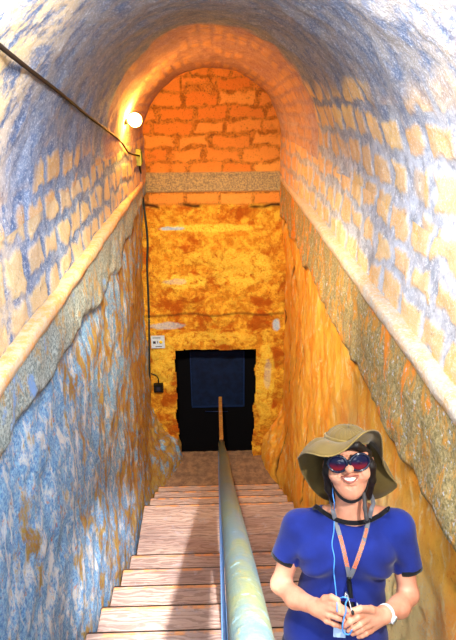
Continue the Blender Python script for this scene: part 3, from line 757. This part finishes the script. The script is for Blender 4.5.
# face details
ln = kid(tube('lips', catmull([(-0.0254, -0.1000, 0.3323), (-0.0118, -0.1070, 0.3359), (0.0005, -0.1100, 0.3369), (0.0133, -0.1070, 0.3390), (0.0293, -0.0990, 0.3387)], 6), [.0015, .0026, .0030, .0026, .0015], M_LIP))
tube('lower_lip', catmull([(-0.0253, -0.1000, 0.3313), (-0.0129, -0.1050, 0.3212), (0.0036, -0.1080, 0.3171), (0.0185, -0.1050, 0.3240), (0.0293, -0.0990, 0.3374)], 6), [.0015, .0026, .0034, .0026, .0015], M_LIP, ln)
nm = plain('nail_varnish', (.80, .42, .40), .3)
for c in ((-0.0075, -0.2205, -0.0533), (-0.0160, -0.2200, -0.0935), (0.0061, -0.2060, -0.0751)): kid(ball('nail', c, (.0046, .0026, .0036), nm, None, 12))
kid(ball('teeth', (0.0023, -0.0940, 0.3230), (.024, .010, .0085), M_TEETH))
for c in ((-0.0371, -0.0780, 0.3665), (0.0336, -0.0780, 0.3745)):
    e = kid(ball('eye', c, .012, M_EYEW)); ball('iris', (c[0], c[1] - .0085, c[2]), (.0055, .004, .0055), M_IRIS, e)

# hair
Hh = SDF((-.12, -.14, .10), (.16, .16, .48), .003)
Hh.adde((0.0060, 0.0250, 0.3489), (.082, .098, .095), .01); Hh.adde((0.0097, 0.0500, 0.2653), (.080, .066, .075), .03)
Hh.chain([(-0.0643, -0.0450, 0.3732), (-0.0662, -0.0350, 0.3217), (-0.0578, -0.0200, 0.2609), (-0.0441, 0.0000, 0.2113)], (.014, .017, .016, .010), .01, .02)
Hh.chain([(0.0598, -0.0500, 0.3902), (0.0758, -0.0450, 0.3520), (0.0788, -0.0300, 0.2989), (0.0760, 0.0000, 0.2280)], (.012, .015, .014, .009), .01, .02)
Hh.chain([(-0.0115, -0.0850, 0.4254), (0.0200, -0.0850, 0.4333), (0.0584, -0.0600, 0.4035)], (.012, .014, .014), .01, .02)
Hh.cute((-0.0010, -0.0850, 0.3362), (.062, .060, .072), .008)
Hh.mesh('hair', M_HAIR, person)

# sunglasses
gl = bpy.data.objects.new('sunglasses', None); C.objects.link(gl); gl.parent = person
lens_c = [(A_((-0.0397, -0.1170, 0.3793)), 9.0), (A_((0.0288, -0.1170, 0.3878)), 9.4)]
for c, r in lens_c:
    r *= .00325; rx, rzz = r * 1.02, r * .90; yaw = .20 * (1 if c[0] > .01 else -1)
    def pt(t, k=1., dy=0.): return (c[0] + rx * k * math.cos(t) * math.cos(yaw), c[1] + rx * k * math.cos(t) * math.sin(yaw) + dy, c[2] + rzz * k * math.sin(t) + .05 * rx * k * math.cos(t))
    ts = np.linspace(0, 2 * math.pi, 44, endpoint=False)
    tube('rim', [pt(t) for t in ts], .0042, M_FRAME, gl, closed=True)
    V, F = [], []
    for k in (0., .35, .7, 1.):
        for t in ts: p = pt(t, k); V.append((p[0] - c[0], p[1] - c[1] - .005 * (1 - k * k), p[2] - c[2]))
    m = len(ts)
    for a in range(3):
        for k in range(m): F.append((a * m + k, (a + 1) * m + k, (a + 1) * m + (k + 1) % m, a * m + (k + 1) % m))
    ob = pyd('lens', V, F, M_LENS, gl); ob.location = c
    so = ob.modifiers.new('thick', 'SOLIDIFY'); so.thickness = .0015
tube('bridge', catmull([(-0.0153, -0.1200, 0.3870), (-0.0062, -0.1240, 0.3933), (0.0033, -0.1200, 0.3897)]), .0036, M_FRAME, gl)
tube('temple', [(-0.0681, -0.1080, 0.3779), (-0.0714, -0.0600, 0.3594), (-0.0688, 0.0150, 0.3316)], .003, M_FRAME, gl)
tube('temple', [(0.0590, -0.1080, 0.3915), (0.0718, -0.0600, 0.3739), (0.0836, 0.0150, 0.3451)], .003, M_FRAME, gl)

# sun hat
hat = bpy.data.objects.new('sun_hat', None); C.objects.link(hat); hat.parent = person
outer = [(-0.1646, 0.0000, 0.3538), (-0.1488, -0.0700, 0.3934), (-0.1241, -0.1200, 0.4109), (-0.0910, -0.1550, 0.4151), (-0.0614, -0.1720, 0.4233), (-0.0349, -0.1800, 0.4378), (-0.0143, -0.1820, 0.4546), (0.0067, -0.1780, 0.4761), (0.0288, -0.1650, 0.4928), (0.0558, -0.1400, 0.4978),
         (0.0829, -0.1000, 0.4853), (0.1023, -0.0600, 0.4569), (0.1129, -0.0200, 0.4062), (0.1217, 0.0200, 0.3485), (0.1414, 0.0500, 0.2999), (0.1780, 0.0700, 0.2512), (0.1685, 0.0900, 0.2193), (0.1306, 0.1200, 0.1795), (0.0854, 0.1500, 0.1553), (0.0221, 0.1650, 0.1420), (-0.0297, 0.1550, 0.1435), (-0.0750, 0.1300, 0.1649), (-0.1165, 0.0900, 0.2183), (-0.1498, 0.0500, 0.2869)]
OU = catmull(outer + [outer[0]], 4)[:-1]; n = len(OU)
ic = A_((-0.0013, 0.0120, 0.4089))
ang = []
for i in range(n):
    p = OU[i] - ic; ang.append(math.atan2(p[1], p[0]))
ang = np.unwrap(ang); ang = np.linspace(ang[0], ang[0] + (2 * math.pi if ang[-1] > ang[0] else -2 * math.pi), n, endpoint=False) * .45 + A_(ang) * .55
inner = [ic + A_((.070 * math.cos(a), .094 * math.sin(a), .012 - .004 * math.cos(a) - .012 * math.sin(a))) for a in ang]
V, F = [], []; K = 9
for k in range(K + 1):
    t = k / K
    for i in range(n):
        p = inner[i] * (1 - t) + OU[i] * t; bulge = math.sin(t * math.pi) * .016
        hx = (OU[i] - inner[i]); rise = bulge + (.010 if hx[2] < -.04 else 0) * math.sin(t * math.pi)
        V.append(p + A_((0, 0, rise)))
for k in range(K):
    for i in range(n): F.append((k * n + i, k * n + (i + 1) % n, (k + 1) * n + (i + 1) % n, (k + 1) * n + i))
br = pyd('brim', V, F, M_HAT, hat); so = br.modifiers.new('thick', 'SOLIDIFY'); so.thickness = .003; so.offset = 0
V, F = [], []; K = 10; topc = A_((0.0046, 0.0150, 0.4656))
for k in range(K + 1):
    t = k / K; ph = t * math.pi / 2; sc = max(math.cos(ph), 0.) ** .75; hgt = math.sin(ph) ** .9
    for i in range(n):
        base = inner[i]; c0 = ic + (topc - ic) * hgt
        V.append(c0 + (base - ic) * sc * (1 if k else 1.0) * A_((1, 1, 1 - hgt)) + A_((0, 0, .0016 * math.sin(i * 1.3 + k))))
for k in range(K):
    for i in range(n): F.append((k * n + i, k * n + (i + 1) % n, (k + 1) * n + (i + 1) % n, (k + 1) * n + i))
pyd('crown', V, F, M_HAT, hat)
tube('hat_band', [p + (p - ic) * A_((.03, .03, 0)) + A_((0, 0, .006)) for p in inner], .004, M_HATB, hat, closed=True, flat=(.003, .007), ref=(0, 0, 1))
tube('rim_stitching', [OU[i] + A_((0, 0, .0)) for i in range(n)], .0024, M_HATB, hat, closed=True, seg=8)
tube('chin_strap', catmull([(-0.0506, -0.0550, 0.2956), (-0.0425, -0.0620, 0.2748), (-0.0236, -0.0750, 0.2522), (0.0049, -0.0820, 0.2420), (0.0327, -0.0750, 0.2483), (0.0532, -0.0600, 0.2685), (0.0633, -0.0500, 0.3024)], 6), .0052, M_TRIM, hat)
cb = catmull([(0.0497, -0.0620, 0.2692), (0.0519, -0.0750, 0.2476), (0.0528, -0.0850, 0.2249), (0.0558, -0.0900, 0.2038), (0.0594, -0.0900, 0.1838)], 6)
tube('chin_cord', cb, [.0055, .0075, .006, .0078, .006, .0075, .0058], plain('grey_braid', (.26, .25, .26), .7), hat)
ball('toggle', cb[-1], (.009, .007, .008), M_TRIM, hat)

# watch
wa = bpy.data.objects.new('wristwatch', None); C.objects.link(wa); wa.parent = person
wn = (wr_r - mid_r) / np.linalg.norm(wr_r - mid_r); wc = wr_r - wn * .012; u = np.cross(wn, (0, 1, 0)); u /= np.linalg.norm(u); v = np.cross(wn, u)
tube('watch_strap', [wc + (u * math.cos(t) + v * math.sin(t)) * .0275 for t in np.linspace(0, 2 * math.pi, 32, endpoint=False)], .004, M_WATCH, wa, closed=True, flat=(.0022, .0065), ref=tuple(wn))
dv = A_((.30, -.80, -.12)); dv -= wn * (dv @ wn); dv /= np.linalg.norm(dv)
tube('watch_case', [wc + dv * .026, wc + dv * .034], .0135, M_WATCH, wa, seg=24); tube('dial', [wc + dv * .0335, wc + dv * .0347], .0105, M_DIAL, wa, seg=24)

# ------------------------------------------------------------------ things she holds and wears round her neck
def top(name, label, cat):
    o = bpy.data.objects.new(name, None); C.objects.link(o); o.matrix_world = FIG; return tag(o, label, cat)
ph = top('phone', 'dark blue phone in a case held between the woman\'s hands', 'phone')
p0, p1 = (-0.0380, -0.1850, -0.0269), (0.0205, -0.1850, -0.1126)
bm = bmesh.new(); box(bm, p0[0], p1[0], -.192, -.180, p1[2], p0[2], .004); bmo('case', bm, M_PHONE, ph)
bm = bmesh.new(); box(bm, p0[0] + .006, p1[0] - .006, -.1938, -.1918, p1[2] + .006, p0[2] - .006, .0006); bmo('screen', bm, plain('glass', (.03, .05, .16), .1, .6), ph)
cd = top('card', 'pale blue card hanging below the hands under the phone', 'card')
c0, c1 = (-0.0475, -0.1650, -0.1212), (-0.0091, -0.1650, -0.1694)
bm = bmesh.new(); box(bm, c0[0], c1[0], -.170, -.166, c1[2], c0[2], .0015); bmo('card_sleeve', bm, M_CARD, cd)
pp = top('paper', 'folded white paper sticking out behind the phone', 'paper')
q = [(0.0085, -0.1680, -0.0416), (0.0209, -0.1680, -0.0440), (0.0369, -0.1680, -0.0726), (0.0093, -0.1680, -0.0847)]
bm = bmesh.new(); f = bm.faces.new([bm.verts.new(x) for x in q]); e = bmesh.ops.extrude_face_region(bm, geom=[f]); bmesh.ops.translate(bm, vec=(0, .003, 0), verts=[x for x in e['geom'] if isinstance(x, bmesh.types.BMVert)]); bmo('sheet', bm, M_PAPER, pp)

lan = top('lanyard', 'grey lanyard with orange lettering round the woman\'s neck', 'lanyard')
def on_shirt(pts, lift=.004, n=6):
    out = []
    for x, y, z in catmull(pts, n): out.append((x, min(T.front(x, z), BODY.front(x, z)) - lift, z))
    return [np.mean([out[max(0, min(len(out) - 1, i + q))] for q in (-2, -1, 0, 1, 2)], 0) for i in range(len(out))]
sl_ = on_shirt([(-0.0361, -0.0200, 0.1517), (-0.0289, -0.0420, 0.1290), (-0.0186, -0.0650, 0.0992), (-0.0081, -0.0850, 0.0584), (0.0035, -0.0850, 0.0077), (0.0061, -0.0850, -0.0128)])
sr_ = on_shirt([(0.0778, -0.0100, 0.1623), (0.0666, -0.0380, 0.1396), (0.0485, -0.0750, 0.1014), (0.0280, -0.0950, 0.0524), (0.0134, -0.0900, 0.0042), (0.0073, -0.0900, -0.0134)], .0065)
upl = catmull([(-.045, .09, .245), (-0.0497, 0.0150, 0.1941), (-0.0459, -0.0350, 0.1876), tuple(sl_[0])], 5)[:-1]
upr = catmull([(.075, .09, .245), (0.0909, 0.0100, 0.2105), (0.0803, -0.0350, 0.2013), tuple(sr_[0])], 5)[:-1]
RIB = (.0075, .0012)
strap_l = tube('strap', upl + sl_, .01, M_STRAP, lan, flat=RIB, ref=(.25, -1, 0)); strap_r = tube('strap', upr + sr_, .01, M_STRAP, lan, flat=RIB, ref=(-.15, -1, 0))
tube('strap_back', catmull([(-.045, .09, .245), (.015, .105, .25), (.075, .09, .245)], 5), .01, M_STRAP, lan, flat=RIB, ref=(0, 1, .3))
cl = [(x, y - .004, z) for x, y, z in on_shirt([(0.0062, -0.0900, -0.0066), (0.0059, -0.0900, -0.0272), (0.0049, -0.0920, -0.0502)])]
tube('clasp', cl, [.0075, .006, .0085, .007, .004], M_BLACK, lan)
tube('hook', catmull([cl[-1], (-0.0097, -0.1750, -0.0156), (-0.0149, -0.1860, -0.0324)]), .003, plain('steel', (.6, .62, .65), .3, .6, 1.), lan)

def lettering(txt, path, t0, t1, size, par, ref):
    """raised letters along a strap, read upwards along it"""
    cu = bpy.data.curves.new('t', 'FONT'); cu.body = txt; cu.size = size; cu.extrude = .0004; cu.align_y = 'CENTER'; cu.offset = .0006
    to = bpy.data.objects.new('t', cu); C.objects.link(to); bpy.context.view_layer.update()
    me = bpy.data.meshes.new_from_object(to.evaluated_get(bpy.context.evaluated_depsgraph_get())); bpy.data.objects.remove(to)
    co = np.zeros(len(me.vertices) * 3); me.vertices.foreach_get('co', co); co = co.reshape(-1, 3)
    P = np.array(path); s = np.concatenate([[0], np.cumsum(np.linalg.norm(np.diff(P, axis=0), axis=1))]); L = s[-1]
    u = (co[:, 0] - co[:, 0].min()) / (np.ptp(co[:, 0]) + 1e-9); w = s[0] + L * (t0 + (t1 - t0) * u)
    Q = np.stack([np.interp(w, s, P[:, k]) for k in range(3)], -1)
    tg = np.gradient(P, axis=0); tg /= np.linalg.norm(tg, axis=1)[:, None]; G = np.stack([np.interp(w, s, tg[:, k]) for k in range(3)], -1)
    if t1 < t0: G = -G
    rf = np.array(ref, float); rf = rf - G * (G @ rf)[:, None]; rf /= np.linalg.norm(rf, axis=1)[:, None]; side = np.cross(rf, G)
    h = co[:, 1] - (co[:, 1].max() + co[:, 1].min()) / 2
    Q = Q + side * h[:, None] + rf * (.0016 + co[:, 2])[:, None]
    me.vertices.foreach_set('co', Q.ravel()); me.update(); me.materials.clear()
    return link('lettering', me, M_ORANGE, par, False)
lettering('DISCOVERY', sr_, .80, .37, .015, strap_r, (-.15, -1, 0)); lettering('IIOI', sr_, .33, .18, .010, strap_r, (-.15, -1, 0))
lettering('DISCOVERY', sl_, .28, .80, .015, strap_l, (.25, -1, 0))

ec = on_shirt([(-0.0389, -0.0300, 0.1823), (-0.0404, -0.0250, 0.1520), (-0.0438, -0.0500, 0.1215), (-0.0511, -0.0800, 0.0909), (-0.0428, -0.0900, 0.0588), (-0.0452, -0.0880, 0.0164), (-0.0408, -0.0900, -0.0236), (-0.0415, -0.0980, -0.0535)], .005)
cordp = catmull([(-0.0471, -0.0300, 0.2792), (-0.0482, -0.0450, 0.2506), (-0.0435, -0.0550, 0.2240), tuple(ec[0])], 5)[:-1] + ec + catmull([tuple(ec[-1]), (-0.0367, -0.1900, -0.0316), (-0.0229, -0.2050, -0.0117)], 5)[1:]
cord = top('earphone_cable', 'light blue earphone cable hanging down the shirt to the phone', 'cable')
tube('lead', cordp, .0019, M_CORD, cord, seg=8)
tube('loop', catmull([(-0.0229, -0.2050, -0.0117), (-0.0095, -0.2080, -0.0137), (-0.0158, -0.2140, -0.0283), (-0.0146, -0.2220, -0.0458), (-0.0203, -0.2220, -0.0689), (-0.0246, -0.2250, -0.0931), (-0.0209, -0.2220, -0.1159), (-0.0042, -0.2220, -0.1210), (0.0034, -0.2320, -0.0991)], 6), .0022, M_CORD, cord, seg=8)

# ------------------------------------------------------------------ light
W_ = bpy.data.worlds.new('World'); bpy.context.scene.world = W_; W_.use_nodes = True
bg = W_.node_tree.nodes['Background']; bg.inputs[0].default_value = (.62, .78, 1.0, 1); bg.inputs[1].default_value = .9
def aim(o, frm, to):
    o.location = frm; o.rotation_euler = (Vector(to) - Vector(frm)).to_track_quat('-Z', 'Y').to_euler()
def spot(name, frm, to, e, ang, blend, rad, col):
    l = bpy.data.lights.new(name, 'SPOT'); l.energy = e; l.spot_size = math.radians(ang); l.spot_blend = blend; l.shadow_soft_size = rad; l.color = col
    o = bpy.data.objects.new(name, l); C.objects.link(o); aim(o, frm, to)
def area(name, frm, to, e, sx, sy, col):
    l = bpy.data.lights.new(name, 'AREA'); l.energy = e; l.shape = 'RECTANGLE'; l.size = sx; l.size_y = sy; l.color = col
    o = bpy.data.objects.new(name, l); C.objects.link(o); aim(o, frm, to)
spot('camera_flash', (.14, -.02, ZC + .0), (-0.2200, 1.9161, 2.9779), 2500, 19.5, .9, .012, (1, .93, .87))
spot('sun_spot_on_woman', (.62, .42, 5.02), (0.4386, 1.4600, 3.5902), 135, 40, .6, .02, (1, .95, .88))  # narrow spot added for the woman, standing in for sunlight
spot('added_far_fill', (-.25, 1.30, 5.28), (.25, 6.2, 2.1), 1150, 52, .8, .05, (1, .80, .50))  # unseen warm fill, added to brighten the far and lower right walls
spot('added_wall_fill', (-.68, .45, 3.75), (.85, 2.35, 2.55), 60, 62, .9, .15, (1, .93, .82))  # unseen soft fill, added to brighten the lower right wall
area('daylight_from_entrance', (0, -3.0, ZC + .7), (0, 4, ZC - 1.2), 80, 1.7, 1.4, (.85, .92, 1.0))
area('added_crown_fill', (0, 1.5, 5.37), (0, 2.9, 3.7), 105, .9, .5, (.92, .95, 1.0))  # unseen area fill under the crown, added to brighten walls and woman

# ------------------------------------------------------------------ camera
cam = bpy.data.cameras.new('Camera'); co = bpy.data.objects.new('Camera', cam); C.objects.link(co)
cam.sensor_fit = 'VERTICAL'; cam.sensor_height = 36; cam.lens = 31.5; cam.clip_start = .02
R = Matrix([[0.999595, 0.018007, -0.022042], [-0.027306, 0.388206, -0.921168], [-0.008031, 0.921396, 0.388541]]); co.matrix_world = Matrix.Translation((0, 0, ZC)) @ R.to_4x4()
sc = bpy.context.scene; sc.camera = co
sc.view_settings.view_transform = 'Standard'; sc.view_settings.look = 'None'; sc.view_settings.exposure = .12; sc.view_settings.gamma = 1
sc.cycles.max_bounces = 6; sc.cycles.use_denoising = True; sc.cycles.sample_clamp_indirect = 6
